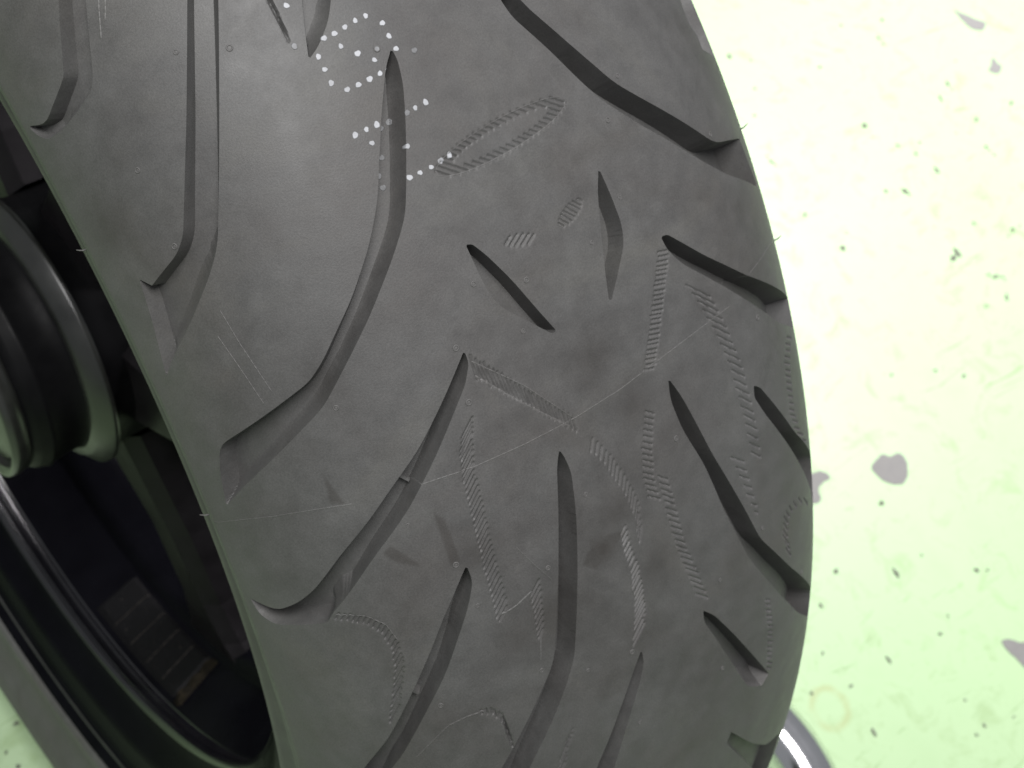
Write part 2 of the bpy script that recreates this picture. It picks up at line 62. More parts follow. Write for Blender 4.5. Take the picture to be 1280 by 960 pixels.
SEAM = [[[903.3,-116.31],[901.7,-114.3],[902.2,-111.72],[904.0,-108.9],[905.3,-106.31],[906.4,-103.89],[907.1,-101.62],[907.7,-99.47],[908.0,-97.42],[908.3,-95.45],[908.4,-93.55],[908.8,-91.68],[909.0,-89.87],[909.2,-88.11],[909.2,-86.39],[909.2,-84.7],[909.1,-83.06],[908.9,-81.44],[908.6,-79.85],[908.3,-78.28],[907.9,-76.73],[907.4,-75.2],[906.9,-73.68]],[[905.3,-59.97],[905.2,-58.53],[905.1,-57.09],[904.9,-55.65],[904.7,-54.21],[904.4,-52.76],[904.1,-51.31],[903.7,-49.85],[903.3,-48.39],[902.9,-46.91],[902.5,-45.43],[902.5,-43.95],[902.5,-42.46],[902.5,-40.95],[902.4,-39.44],[902.3,-37.91],[902.1,-36.38],[902.0,-34.82],[901.8,-33.26],[901.6,-31.69],[901.7,-30.11],[901.7,-28.51],[901.6,-26.9],[901.6,-25.28],[901.5,-23.64],[901.4,-21.98],[901.2,-20.31],[901.1,-18.62],[901.4,-16.95],[901.6,-15.27],[901.9,-13.57],[902.1,-11.85],[902.3,-10.12],[902.5,-8.38],[902.7,-6.62],[902.8,-4.85],[903.1,-3.07],[903.7,-1.33],[904.3,0.42],[905.0,2.18],[905.6,3.96],[906.2,5.74],[906.8,7.54],[907.4,9.35],[908.0,11.17],[908.5,13.02],[909.1,14.88],[909.6,16.77],[910.1,18.68],[910.6,20.62],[911.0,22.59],[911.4,24.6],[911.8,26.64],[912.1,28.73],[912.4,30.87],[912.6,33.06],[912.8,35.32],[912.8,37.65]],[[920.4,42.64],[921.9,44.99],[923.2,47.47],[924.4,50.1],[925.5,52.93],[926.3,56.02],[927.0,59.37],[927.6,63.12],[927.2,67.81],[924.2,75.32]]]
VENTS = [[1237.7,-57.35],[1194.3,-87.82],[988.9,-39.76],[1024.8,-30.55],[1010.8,-18.05],[978.6,-23.3],[948.9,-41.34],[1033.2,13.93],[1013.2,2.0],[996.9,7.27],[1088.2,18.91],[1114.3,26.86],[842.0,8.87],[834.8,-55.94],[795.5,-53.88],[801.1,-35.12],[877.9,-63.43],[716.8,-42.75],[695.1,-30.73],[687.1,-17.23],[609.6,-17.39],[887.4,48.37],[1133.3,-88.12],[1042.2,52.06],[712.1,33.56],[696.3,14.81],[601.8,13.18],[613.8,54.43],[714.3,-68.45],[1252.1,-67.63],[981.3,-69.14],[1196.9,-28.91],[793.3,-7.67],[841.8,-20.67],[813.6,-0.57]]
DOTS = [[1246.9,-42.54,1],[1220.2,-45.08,0.35],[1217.1,-38.55,0.9],[1217.2,-36.01,0.9],[1207.8,-36.02,0.9],[1207.4,-41.47,0.9],[1198.0,-41.48,0.9],[1188.1,-41.55,0.7],[1218.4,-33.26,0.9],[1219.7,-30.48,0.95],[1220.0,-27.82,1],[1211.3,-25.05,1],[1201.7,-25.04,1],[1192.0,-24.86,1],[1196.9,-28.91,0.35],[1199.0,-33.36,1],[1190.7,-30.56,0.9],[1181.0,-30.78,1],[1180.3,-33.48,1],[1179.8,-36.31,1],[1179.9,-39.02,0.8],[1186.3,-21.04,0.2],[1151.3,-23.99,1],[1150.6,-26.81,0.8],[1149.8,-28.99,0.3],[1150.1,-31.98,0.2],[1148.3,-34.26,0.25],[1150.7,-36.46,0.9],[1150.6,-39.02,0.95],[1150.2,-41.77,0.9],[1140.8,-39.17,0.8],[1129.3,-32.25,0.8],[1129.6,-36.98,0.3],[1118.8,-39.41,0.35],[1110.3,-39.7,0.2],[1180.8,-28.79,0.3],[1112.2,-23.98,1],[1111.2,-26.45,0.7],[1109.9,-29.15,0.9],[1109.6,-32.06,0.95],[1109.5,-34.69,1]]
STAINS = [[[934.1,-77.42],[921.6,-76.31],[907.6,-75.14],[912.5,-78.45]],[[861.5,-71.0],[866.2,-68.67],[842.3,-63.31],[851.5,-68.71]],[[881.8,-57.19],[872.5,-55.22],[844.4,-54.71],[832.0,-54.82],[836.4,-57.15],[858.0,-57.15]],[[796.5,-23.94],[801.8,-17.85],[795.0,-11.5],[786.4,-17.35],[778.7,-22.93],[788.9,-26.23]]]
BLOBS = [[760.2,-37.1,10.5,0.4],[814.7,-13.71,6.75,0.35],[837.7,-49.81,6.75,0.25],[934.7,-8.57,8.25,0.36],[887.6,-1.3,6.75,0.35],[792.2,-19.39,4.5,0.5],[752.2,-46.27,6.0,0.3],[755.0,-5.12,7.5,0.25],[1173.1,-103.68,9.0,0.25],[1001.8,-70.39,6.0,0.2]]
SPEWS = [[1024.4,84.0],[904.8,-117.79],[1164.5,-121.08],[916.7,82.02]]
PATCHES = [[[496.2,-212.7],[506.9,-210.0],[512.2,-210.1],[516.0,-214.5],[522.5,-215.3],[525.7,-218.6],[523.9,-225.7],[516.4,-233.1],[509.8,-235.1],[502.6,-232.3],[497.6,-226.5],[495.6,-219.6]],[[897.2,74.5],[903.1,67.0],[911.7,56.3],[916.7,51.1],[911.6,46.4],[905.4,46.1],[898.0,51.3],[895.7,62.2]],[[892.7,18.2],[892.4,11.5],[893.5,7.1],[886.2,2.6],[880.0,4.4],[877.3,9.4],[883.2,12.7]],[[444.8,-193.0],[453.8,-192.5],[460.4,-196.3],[461.3,-202.6],[453.1,-202.1],[446.4,-204.6],[442.9,-211.0],[435.8,-210.4],[434.4,-203.9]],[[489.2,-361.3],[495.5,-363.9],[500.9,-370.0],[507.8,-376.4],[491.5,-395.9],[490.3,-383.7],[488.4,-373.7],[487.4,-366.3]]]
SPECKS = [[817.6,96.8,3],[722.6,82.5,2],[651.5,127.0,3],[870.3,-26.7,4],[746.3,-45.7,4],[686.4,-39.4,3],[702.2,-48.0,4],[611.1,-62.8,4],[603.5,-23.2,2],[737.5,-100.4,3],[702.3,-112.6,6],[716.6,18.6,4],[823.2,-23.8,3],[792.8,-26.2,2],[740.3,-24.9,3],[414.7,-256.1,4],[454.0,-281.3,4],[511.0,-313.9,3],[518.9,-318.7,2],[481.7,-282.8,2],[451.5,-331.6,2.5],[403.7,-323.5,2.5],[359.4,-352.8,3],[365.2,-293.9,2.5],[432.3,-395.2,3],[387.8,-268.6,2],[482.6,-238.0,4],[621.8,-196.9,2.5],[603.0,-181.1,2],[566.2,-165.6,2],[687.7,-162.2,2],[718.5,-146.5,3],[694.2,-115.3,4],[710.8,-165.1,3],[-85.2,-57.3,3],[-96.9,-68.2,2],[-95.8,-78.4,3],[367.8,-321.4,2],[339.6,-309.1,2],[666.5,114.9,2],[650.2,90.6,2.5],[630.1,69.6,2.5],[774.6,108.6,3],[422.6,-396.0,2],[433.0,-374.9,1.5],[466.3,-325.9,1.5]]
STREAKS = [[718.3,22.3,713.7,1.1],[809.0,17.4,804.0,-8.3],[728.1,-9.2,753.2,-17.6],[757.6,-122.7,781.8,-120.8],[804.7,-25.4,811.3,-60.6],[701.0,-43.1,703.4,-53.9],[612.1,34.5,612.8,23.0],[826.0,21.0,825.9,4.0],[800.0,89.9,798.8,69.3],[707.2,-136.4,721.7,-152.3]]
RING = [343.7,-323.8]
TUBE = [[263.5,-259.7],[268.7,-285.3],[271.7,-308.4],[272.4,-326.1],[270.1,-343.0],[264.4,-359.6],[254.3,-376.1],[236.2,-396.5]]
HOSE = [[268.5,-299.7],[274.8,-312.8],[277.5,-324.1],[277.5,-333.6],[275.2,-345.6],[267.0,-360.5]]

# ------------------------------------------------------------------ materials
def mat(name):
    m = bpy.data.materials.new(name)
    m.use_nodes = True
    nt = m.node_tree
    return m, nt, nt.nodes, nt.links, nt.nodes["Principled BSDF"]


def noise(N, L, scale, detail=3, rough=.5, vec=None, dist=0.0):
    n = N.new("ShaderNodeTexNoise")
    n.inputs["Scale"].default_value = scale
    n.inputs["Detail"].default_value = detail
    n.inputs["Roughness"].default_value = rough
    n.inputs["Distortion"].default_value = dist
    if vec is not None:
        L.new(vec, n.inputs["Vector"])
    return n.outputs["Fac"]


def ramp(N, L, fac, stops):
    r = N.new("ShaderNodeValToRGB")
    e = r.color_ramp.elements
    while len(e) < len(stops):
        e.new(.5)
    for el, (p, c) in zip(e, stops):
        el.position = p
        el.color = (c[0], c[1], c[2], 1) if hasattr(c, '__len__') else (c, c, c, 1)
    L.new(fac, r.inputs[0])
    return r.outputs[0]


def mix(N, L, fac, a, b, mode='MIX'):
    m = N.new("ShaderNodeMix")
    m.data_type = 'RGBA'
    m.blend_type = mode
    for sock, v in ((m.inputs[0], fac), (m.inputs[6], a), (m.inputs[7], b)):
        if hasattr(v, 'is_output'):
            L.new(v, sock)
        elif hasattr(v, '__len__'):
            sock.default_value = (v[0], v[1], v[2], 1)
        else:
            sock.default_value = v
    return m.outputs[2]


def objco(N):
    return N.new("ShaderNodeTexCoord").outputs["Object"]


def bump(N, L, h, strength, dist, P):
    b = N.new("ShaderNodeBump")
    b.inputs["Strength"].default_value = strength
    b.inputs["Distance"].default_value = dist
    L.new(h, b.inputs["Height"])
    L.new(b.outputs[0], P.inputs["Normal"])
    return b


def rubber_mat(name, base, stain=True):
    m, nt, N, L, P = mat(name)
    co = objco(N)
    big = noise(N, L, 26, 5, .62, co, .6)
    mid = noise(N, L, 160, 4, .6, co)
    fine = noise(N, L, 2600, 2, .6, co)
    c = ramp(N, L, big, [(.25, [base * .80 * k for k in (1.05, .99, .95)]), (.55, [base * k for k in (1.01, 1.0, .98)]), (.8, [base * 1.16 * k for k in (1.0, 1.0, .98)])])
    c = mix(N, L, .55, c, ramp(N, L, mid, [(.3, .78), (.7, 1.16)]), 'MULTIPLY')
    c = mix(N, L, .55, c, ramp(N, L, fine, [(.3, .72), (.7, 1.24)]), 'MULTIPLY')
    dust = noise(N, L, 11, 6, .7, co, 1.2)
    c = mix(N, L, .8, c, ramp(N, L, dust, [(.32, (.80, .79, .79)), (.5, (1, 1, 1)), (.68, (1.17, 1.16, 1.10))]), 'MULTIPLY')
    if stain:
        at = N.new("ShaderNodeAttribute")
        at.attribute_name = "stain"
        c = mix(N, L, at.outputs["Fac"], c, (.020, .016, .013))
        # pale rubbed scuffs, sparse
        sc_ = noise(N, L, 420, 5, .75, co, 2.0)
        c = mix(N, L, ramp(N, L, sc_, [(.66, 0), (.78, .6)]), c, (.074, .083, .08))
    L.new(c, P.inputs["Base Color"])
    L.new(ramp(N, L, mid, [(.3, .50), (.7, .66)]), P.inputs["Roughness"])
    P.inputs["Specular IOR Level"].default_value = .45
    P.inputs["Sheen Weight"].default_value = .015      # dusty bloom at grazing angles
    P.inputs["Sheen Roughness"].default_value = .45
    bump(N, L, fine, .30, .00012, P)
    return m


RUB = rubber_mat("tread_rubber", .074)
RUBS = rubber_mat("sidewall_rubber", .074, False)
RUBR = rubber_mat("rubbed_rubber_edges", .095, False)
RUBL = rubber_mat("seam_rubber", .090, False)


def simple(name, base, rough, metal=0.0, coat=0.0, nscale=60, var=.25, bumpd=0.0):
    m, nt, N, L, P = mat(name)
    co = objco(N)
    n = noise(N, L, nscale, 4, .6, co)
    c = ramp(N, L, n, [(.3, [b * (1 - var) for b in base]), (.7, [b * (1 + var) for b in base])])
    L.new(c, P.inputs["Base Color"])
    L.new(ramp(N, L, n, [(.3, rough * .8), (.7, min(1, rough * 1.25))]), P.inputs["Roughness"])
    P.inputs["Metallic"].default_value = metal
    P.inputs["Coat Weight"].default_value = coat
    if not metal and max(base) < .035:
        P.inputs["Specular IOR Level"].default_value = .12
    if bumpd:
        bump(N, L, n, .5, bumpd, P)
    return m


RIDGE = simple("black_gloss_ridge_paint", (.0055, .0055, .007), .2, nscale=40)
RIDGE.node_tree.nodes["Principled BSDF"].inputs["Specular IOR Level"].default_value = .9
RIM = simple("black_gloss_rim_paint", (.004, .004, .0055), .24, coat=.0, nscale=40)
RIM.node_tree.nodes["Principled BSDF"].inputs["IOR"].default_value = 1.16
SPOKE = simple("black_satin_spoke_paint", (.012, .011, .012), .38, nscale=70)
HUBM = simple("dark_hub_metal", (.004, .004, .0045), .5, nscale=80)
BAND = simple("worn_machined_metal", (.016, .017, .015), .34, nscale=50, var=.3)
BAND.node_tree.nodes["Principled BSDF"].inputs["Specular IOR Level"].default_value = .9
GRIME = simple("brown_grime", (.009, .0075, .0045), .85, nscale=400, var=.7, bumpd=.002)
PLATE = simple("dusty_black_casting", (.0055, .0055, .006), .6, nscale=900, var=.5, bumpd=.0002)
MARKM = simple("worn_casting_marks", (.034, .031, .028), .7, nscale=600, var=.6)
CHROME = simple("chrome", (.78, .78, .80), .12, metal=1.0, nscale=30, var=.05)
HOSEM = simple("orange_red_rubber", (.62, .20, .13), .5, nscale=60)
GREY = simple("bare_concrete_grey", (.150, .150, .142), .8, nscale=160, var=.12, bumpd=.0008)
SPECK = simple("dark_dirt", (.085, .095, .07), .9, nscale=200, var=.3)

# white marking ink, thin and patchy
INK, nt, N, L, P = mat("white_marking_ink")
co = objco(N)
geo = N.new("ShaderNodeAttribute")
geo.attribute_name = "cover"
n1 = noise(N, L, 900, 3, .6, co)
mm = N.new("ShaderNodeMath"); mm.operation = 'MULTIPLY_ADD'
L.new(n1, mm.inputs[0]); mm.inputs[1].default_value = .55
L.new(geo.outputs["Fac"], mm.inputs[2])
sub = N.new("ShaderNodeMath"); sub.operation = 'SUBTRACT'; sub.use_clamp = True
L.new(mm.outputs[0], sub.inputs[0]); sub.inputs[1].default_value = .27
L.new(mix(N, L, sub.outputs[0], (.074, .074, .074), (.38, .39, .41)), P.inputs["Base Color"])
P.inputs["Roughness"].default_value = .6

# painted workshop floor
FLOOR, nt, N, L, P = mat("green_floor_paint")
co = objco(N)
a = noise(N, L, 3.0, 5, .6, co, .4)
b = noise(N, L, 38, 6, .68, co, .8)
mp = N.new("ShaderNodeMapping")
mp.inputs["Rotation"].default_value = (0, 0, math.radians(-62))
mp.inputs["Scale"].default_value = (9, 60, 1)
L.new(co, mp.inputs["Vector"])
s1 = noise(N, L, 1.6, 6, .7, mp.outputs[0], 1.2)
c = ramp(N, L, a, [(.3, (.268, .390, .212)), (.7, (.302, .425, .240))])
c = mix(N, L, ramp(N, L, b, [(.53, 0), (.68, .6)]), c, (.19, .29, .12))
c = mix(N, L, ramp(N, L, s1, [(.61, 0), (.70, .75)]), c, (.15, .25, .09))
# broken brown ring left by a can
sp = N.new("ShaderNodeSeparateXYZ"); L.new(co, sp.inputs[0])
vd = N.new("ShaderNodeVectorMath"); vd.operation = 'DISTANCE'
L.new(co, vd.inputs[0]); vd.inputs[1].default_value = (RING[0] / 1000, RING[1] / 1000, 0)
nz = noise(N, L, 70, 4, .7, co)
ad = N.new("ShaderNodeMath"); ad.operation = 'MULTIPLY_ADD'
L.new(nz, ad.inputs[0]); ad.inputs[1].default_value = .005; L.new(vd.outputs["Value"], ad.inputs[2])
rg = ramp(N, L, ad.outputs[0], [(.0130, 0), (.0152, .8), (.0172, .55), (.0195, 0)])
rgm = N.new("ShaderNodeMath"); rgm.operation = 'MULTIPLY'; rgm.use_clamp = True
L.new(rg, rgm.inputs[0]); L.new(ramp(N, L, noise(N, L, 45, 3, .6, co), [(.33, .15), (.55, 1.0)]), rgm.inputs[1])
c = mix(N, L, rgm.outputs[0], c, (.25, .295, .125))
L.new(c, P.inputs["Base Color"])
L.new(ramp(N, L, b, [(.3, .34), (.7, .50)]), P.inputs["Roughness"])
bump(N, L, b, .12, .0003, P)

# ------------------------------------------------------------------ helpers
def link(name, me, m, parent=None, smooth=True):
    if m is not None:
        me.materials.append(m)
    if smooth and len(me.polygons):
        me.polygons.foreach_set("use_smooth", [True] * len(me.polygons))
    o = bpy.data.objects.new(name, me)
    col.objects.link(o)
    if parent is not None:
        o.parent = parent
    return o


def mesh_np(name, V, F):
    """V (n,3), F (m,4) numpy -> mesh, fast"""
    me = bpy.data.meshes.new(name)
    me.vertices.add(len(V))
    me.vertices.foreach_set("co", np.ascontiguousarray(V, dtype=np.float32).ravel())
    me.loops.add(F.size)
    me.loops.foreach_set("vertex_index", np.ascontiguousarray(F, dtype=np.int32).ravel())
    me.polygons.add(len(F))
    me.polygons.foreach_set("loop_start", np.arange(0, F.size, F.shape[1], dtype=np.int32))
    me.polygons.foreach_set("loop_total", np.full(len(F), F.shape[1], dtype=np.int32))
    me.update(calc_edges=True)
    return me


def from_lists(name, vs, fs):
    me = bpy.data.meshes.new(name)
    me.from_pydata(vs, [], fs)
    me.update()
    return me


def quads(nr, nc):
    i = np.arange(nr - 1)[:, None] * nc + np.arange(nc - 1)[None, :]
    return np.stack([i, i + 1, i + nc + 1, i + nc], -1).reshape(-1, 4)


AX = .318          # axle height = tyre radius
WD, KK, DROP, SM = .08966236, 2.833967, .05083894, .11340181


def wheel_pt(x, r, ph):
    return np.stack([x, -r * np.cos(ph), AX + r * np.sin(ph)], -1)


# cross-section of the tyre as arclength -> (x, r), continuing down over the shoulder
_x = np.linspace(0, WD, 6001)
_r = AX - DROP * (1 - (1 - np.minimum(_x / WD, .9999) ** KK * .97) ** .5) / (1 - .03 ** .5)
_x = np.concatenate([_x, [.08975, .08960, .08925, .0888]])
_r = np.concatenate([_r, [_r[-1] - .0010, _r[-1] - .0022, _r[-1] - .0034, _r[-1] - .0050]])
_S = np.concatenate([[0], np.cumsum(np.hypot(np.diff(_x), np.diff(_r)))])
SMAX = _S[-1]


def sect(s):
    """s in metres -> x, r, normal x, normal r"""
    a_ = np.abs(s)
    x = np.interp(a_, _S, _x); r = np.interp(a_, _S, _r)
    e = .0006
    lo = np.clip(a_ - e, 0, SMAX - 2 * e); hi = lo + 2 * e
    dx = np.interp(hi, _S, _x) - np.interp(lo, _S, _x)
    dr = np.interp(hi, _S, _r) - np.interp(lo, _S, _r)
    l = np.hypot(dx, dr)
    sg = np.where(s < 0, -1, 1)
    return x * sg, r, -dr / l * sg, dx / l


def surf(ph, s, depth):
    x, r, nx, nr = sect(s)
    return wheel_pt(x - nx * depth, r - nr * depth, ph)


def round_bends(pl):
    """ease the gentle bends of a groove's outline, leave its pointed ends"""
    out = []
    n = len(pl)
    for k in range(n):
        a_, b_, c_ = np.array(pl[k - 1][:2]) * [AX, 1], np.array(pl[k][:2]) * [AX, 1], np.array(pl[(k + 1) % n][:2]) * [AX, 1]
        u, v = a_ - b_, c_ - b_
        lu, lv = np.hypot(*u), np.hypot(*v)
        cs = float(u @ v / (lu * lv + 1e-9))
        if cs < -.55 and min(lu, lv) > 1.2:
            q = min(lu, lv, 9.0) * .38
            p0, p2 = b_ + u / lu * q, b_ + v / lv * q
            for t in (0, .33, .67, 1):
                p = p0 * (1 - t) ** 2 + b_ * 2 * t * (1 - t) + p2 * t * t
                out.append([p[0] / AX, p[1], pl[k - 1][2] * (1 - t) + pl[k][2] * t])
        else:
            out.append(list(pl[k]))
    return out


GROOVES = [[D, round_bends(pl)] for D, pl in GROOVES]

# ------------------------------------------------------------------ tread relief
ENGRAVED = tuple(range(20))


def relief(ph, s, shift=0.0, snap=None):
    """depth (m) of the moulded grooves at every grid vertex; moves vertices that lie next to a
    groove's lip onto it so that lips are clean"""
    H = np.zeros_like(ph)
    if snap is not None:
        ph0, s0 = ph.copy(), s.copy()
        FL = np.zeros(ph.shape, np.int8)
    row = ph[:, 0]; coln = s[0]
    for D, pl in GROOVES:
        p = np.array([[q[0] / 1000 + shift, q[1] / 1000] for q in pl]); w = [q[2] / 1000 for q in pl]
        i0, i1 = np.searchsorted(row, [p[:, 0].min() - .004, p[:, 0].max() + .004])
        j0, j1 = np.searchsorted(coln, [p[:, 1].min() - .0012, p[:, 1].max() + .0012])
        if i1 - i0 < 2 or j1 - j0 < 2:
            continue
        sl = (slice(i0, i1), slice(j0, j1))
        a_, b_ = ph[sl], s[sl]
        _, rr, _, _ = sect(b_)
        ins = np.zeros(a_.shape, bool)
        dm = np.full(a_.shape, 9.0); tm = np.full(a_.shape, 9.0)
        qa = np.zeros(a_.shape); qb = np.zeros(a_.shape)
        ta = qa.copy(); tb = qa.copy(); wk = qa + .001; dk = qa + 1.0
        n = len(p)
        for k in range(n):
            A = p[k]; B = p[(k + 1) % n]
            c_ = ((A[1] > b_) != (B[1] > b_))
            den = (B[1] - A[1]) if abs(B[1] - A[1]) > 1e-9 else 1e-9
            ins ^= c_ & (a_ < (B[0] - A[0]) * (b_ - A[1]) / den + A[0])
            ux, uy = (B[0] - A[0]) * rr, (B[1] - A[1])
            px, py = (a_ - A[0]) * rr, b_ - A[1]
            t = np.clip((px * ux + py * uy) / (ux * ux + uy * uy + 1e-15), 0, 1)
            d = np.hypot(px - t * ux, py - t * uy)
            tk = d / w[k]
            tc = tk < tm
            tm = np.where(tc, tk, tm); wk = np.where(tc, w[k], wk); dk = np.where(tc, d, dk)
            ta = np.where(tc, A[0] + t * (B[0] - A[0]), ta); tb = np.where(tc, A[1] + t * (B[1] - A[1]), tb)
            cl = d < dm
            dm = np.where(cl, d, dm)
            qa = np.where(cl, A[0] + t * (B[0] - A[0]), qa); qb = np.where(cl, A[1] + t * (B[1] - A[1]), qb)
        t = np.clip(tm, 0, 1)
        foot = ins & (np.abs(dk - wk) < (snap or 0) * 1.05)      # the line where wall meets floor
        t = np.where(foot, 1.0, t)
        cv_ = np.clip((wk * 1000 - .8) / .8, 0, 1) * .6
        dep = D / 1000 * (t * (1 + cv_) - cv_ * t * t)
        fade = np.clip((SMAX - .0012 - np.abs(b_)) / .0130, 0, 1)
        dep = np.where(ins, dep, 0) * fade
        H[sl] = np.maximum(H[sl], dep)
        if snap is not None:
            near = (dm < snap) & (np.abs(b_) < SMAX - .001)
            ph0[sl] = np.where(near, qa, ph0[sl]); s0[sl] = np.where(near, qb, s0[sl])
            H[sl] = np.where(near, 0, H[sl])
            FL[sl] = np.where(near, 1, FL[sl])
            foot &= ~near & (np.abs(b_) < SMAX - .001)
            FL[sl] = np.where(foot, 2, FL[sl])
            k_ = wk / np.maximum(dk, 1e-6)
            ph0[sl] = np.where(foot, ta + (a_ - ta) * k_, ph0[sl]); s0[sl] = np.where(foot, tb + (b_ - tb) * k_, s0[sl])
    if snap is not None:
        for idx in ENGRAVED:
            for a0, b0, a1, b1, w_ in TICKS[idx]:
                A = np.array([a0, b0]) / 1000; B = np.array([a1, b1]) / 1000
                i0, i1 = np.searchsorted(row, [min(A[0], B[0]) - .003, max(A[0], B[0]) + .003])
                j0, j1 = np.searchsorted(coln, [min(A[1], B[1]) - .0008, max(A[1], B[1]) + .0008])
                sl = (slice(i0, i1), slice(j0, j1))
                rr = AX * .95
                ux, uy = (B[0] - A[0]) * rr, B[1] - A[1]
                px, py = (ph0[sl] - A[0]) * rr, s0[sl] - A[1]
                t = np.clip((px * ux + py * uy) / (ux * ux + uy * uy + 1e-15), 0, 1)
                d = np.hypot(px - t * ux, py - t * uy)
                H[sl] = H[sl] + .00042 * np.exp(-(d / .00027) ** 2) * (FL[sl] == 0)
        return ph0, s0, H, FL
    return H


def grid_mesh(name, ph_rows, s_cols, shifts=(0.0,), snap=None):
    ph, s = np.meshgrid(ph_rows, s_cols, indexing='ij')
    if snap is not None:
        ph, s, H, FL = relief(ph, s, 0.0, snap)
    else:
        H = np.zeros_like(ph); FL = None
        for sh in shifts:
            H = np.maximum(H, relief(ph, s, sh))
    Vv = surf(ph, s, H)
    Q = quads(len(ph_rows), len(s_cols))
    if FL is not None:      # split every cell along the groove's own lines
        f = FL.ravel()[Q]
        alt = (f[:, 1] > 0) & (f[:, 1] == f[:, 3]) & ~((f[:, 0] > 0) & (f[:, 0] == f[:, 2]))
        T1 = np.where(alt[:, None], Q[:, [0, 1, 3]], Q[:, [0, 1, 2]])
        T2 = np.where(alt[:, None], Q[:, [1, 2, 3]], Q[:, [0, 2, 3]])
        Q = np.concatenate([T1, T2])
    return ph, s, H, Vv, Q


PH0, PH1 = .265, 1.425
NR, NC = 1330, 860
rows = np.linspace(PH0, PH1, NR)
cols_ = np.linspace(-SMAX, SMAX, NC)
ph, s, H, Vv, Q = grid_mesh("tread", rows, cols_, snap=.00020)
H_fine = H

# slight unevenness of used rubber
rs = np.random.RandomState(4)


def interp_depth(phq, sq):
    i = np.clip((phq - PH0) / (PH1 - PH0) * (NR - 1), 0, NR - 1.001)
    j = np.clip((sq + SMAX) / (2 * SMAX) * (NC - 1), 0, NC - 1.001)
    i0 = i.astype(int); j0 = j.astype(int); fi = i - i0; fj = j - j0
    return (H_fine[i0, j0] * (1 - fi) * (1 - fj) + H_fine[i0 + 1, j0] * fi * (1 - fj) + H_fine[i0, j0 + 1] * (1 - fi) * fj + H_fine[i0 + 1, j0 + 1] * fi * fj)


stain = np.zeros(ph.shape, dtype=np.float32)
mmv = ph * AX * 1000
ssv = s * 1000
for poly in STAINS:
    p = np.array(poly); p = p * [AX, 1]
    ins = np.zeros(ph.shape, bool)
    for k in range(len(p)):
        A = p[k]; B = p[(k + 1) % len(p)]
        den = (B[1] - A[1]) if abs(B[1] - A[1]) > 1e-9 else 1e-9
        ins ^= ((A[1] > ssv) != (B[1] > ssv)) & (mmv < (B[0] - A[0]) * (ssv - A[1]) / den + A[0])
    stain = np.maximum(stain, ins * .42)
for f_ in range(3):      # soften the edges of the stains
    t_ = stain.copy()
    t_[1:-1, 1:-1] = (stain[1:-1, 1:-1] * 2 + stain[:-2, 1:-1] + stain[2:, 1:-1] + stain[1:-1, :-2] + stain[1:-1, 2:]) / 6
    stain = t_
for a0, b0, rad, k in BLOBS:
    d2 = ((mmv - a0 * AX) ** 2 + (ssv - b0) ** 2) / rad ** 2
    stain = np.maximum(stain, np.exp(-d2 * 1.4) * k * 1.15)

# ------------------------------------------------------------------ wheel
wheel = bpy.data.objects.new("motorcycle_wheel", None)
wheel.location = (0, 0, 0)
col.objects.link(wheel)
wheel['label'] = "black motorcycle wheel with wide grooved tyre and white dotted ink marking, standing on green floor"
wheel['category'] = "wheel"

me = mesh_np("tread", Vv.reshape(-1, 3), Q)
at = me.attributes.new("stain", 'FLOAT', 'POINT')
at.data.foreach_set("value", stain.ravel().astype(np.float32))
tread = link("tread", me, RUB, wheel)
me.set_sharp_from_angle(angle=math.radians(28))

# the rest of the way round, coarser; the pattern repeats
rows2 = np.linspace(PH1, PH0 + 2 * math.pi, 700)
cols2 = np.linspace(-SMAX, SMAX, 170)
pitch = 1.02
_, _, _, V2, Q2 = grid_mesh("tread_far", rows2, cols2, shifts=[pitch * k for k in range(1, 6)])
link("tread", mesh_np("tread_far", V2.reshape(-1, 3), Q2), RUB, wheel)

side_prof = [(.08915, .2640), (.0886, .2610), (.0868, .2560), (.0842, .2510), (.0815, .2455), (.0799, .2410), (.0793, .2375), (.0797, .2345), (.0801, .2320), (.0797, .2290), (.0785, .2272), (.0768, .2262), (.0760, .2280)]


def smooth_prof(pts, n=4):
    out = []
    P_ = [pts[0]] + list(pts) + [pts[-1]]
    for i in range(1, len(P_) - 2):
        for k in range(n):
            t = k / n
            f = lambda a, b, c, d: .5 * ((2 * b) + (-a + c) * t + (2 * a - 5 * b + 4 * c - d) * t * t + (-a + 3 * b - 3 * c + d) * t ** 3)
            out.append(tuple(f(P_[i - 1][m], P_[i][m], P_[i + 1][m], P_[i + 2][m]) for m in (0, 1)))
    out.append(pts[-1])
    return out


def revolve(name, prof, nseg, m, parent, a0=0.0, a1=2 * math.pi):
    pr = np.array(prof)
    an = np.linspace(a0, a1, nseg + 1)
    V_ = wheel_pt(pr[None, :, 0] + 0 * an[:, None], pr[None, :, 1] + 0 * an[:, None], an[:, None] + 0 * pr[None, :, 0])
    return link(name, mesh_np(name, V_.reshape(-1, 3), quads(nseg + 1, len(pr))), m, parent)


sp_ = smooth_prof(side_prof)
revolve("sidewall", [(-x, r) for x, r in sp_], 720, RUBS, wheel)
revolve("sidewall", sp_[::-1], 360, RUBS, wheel)


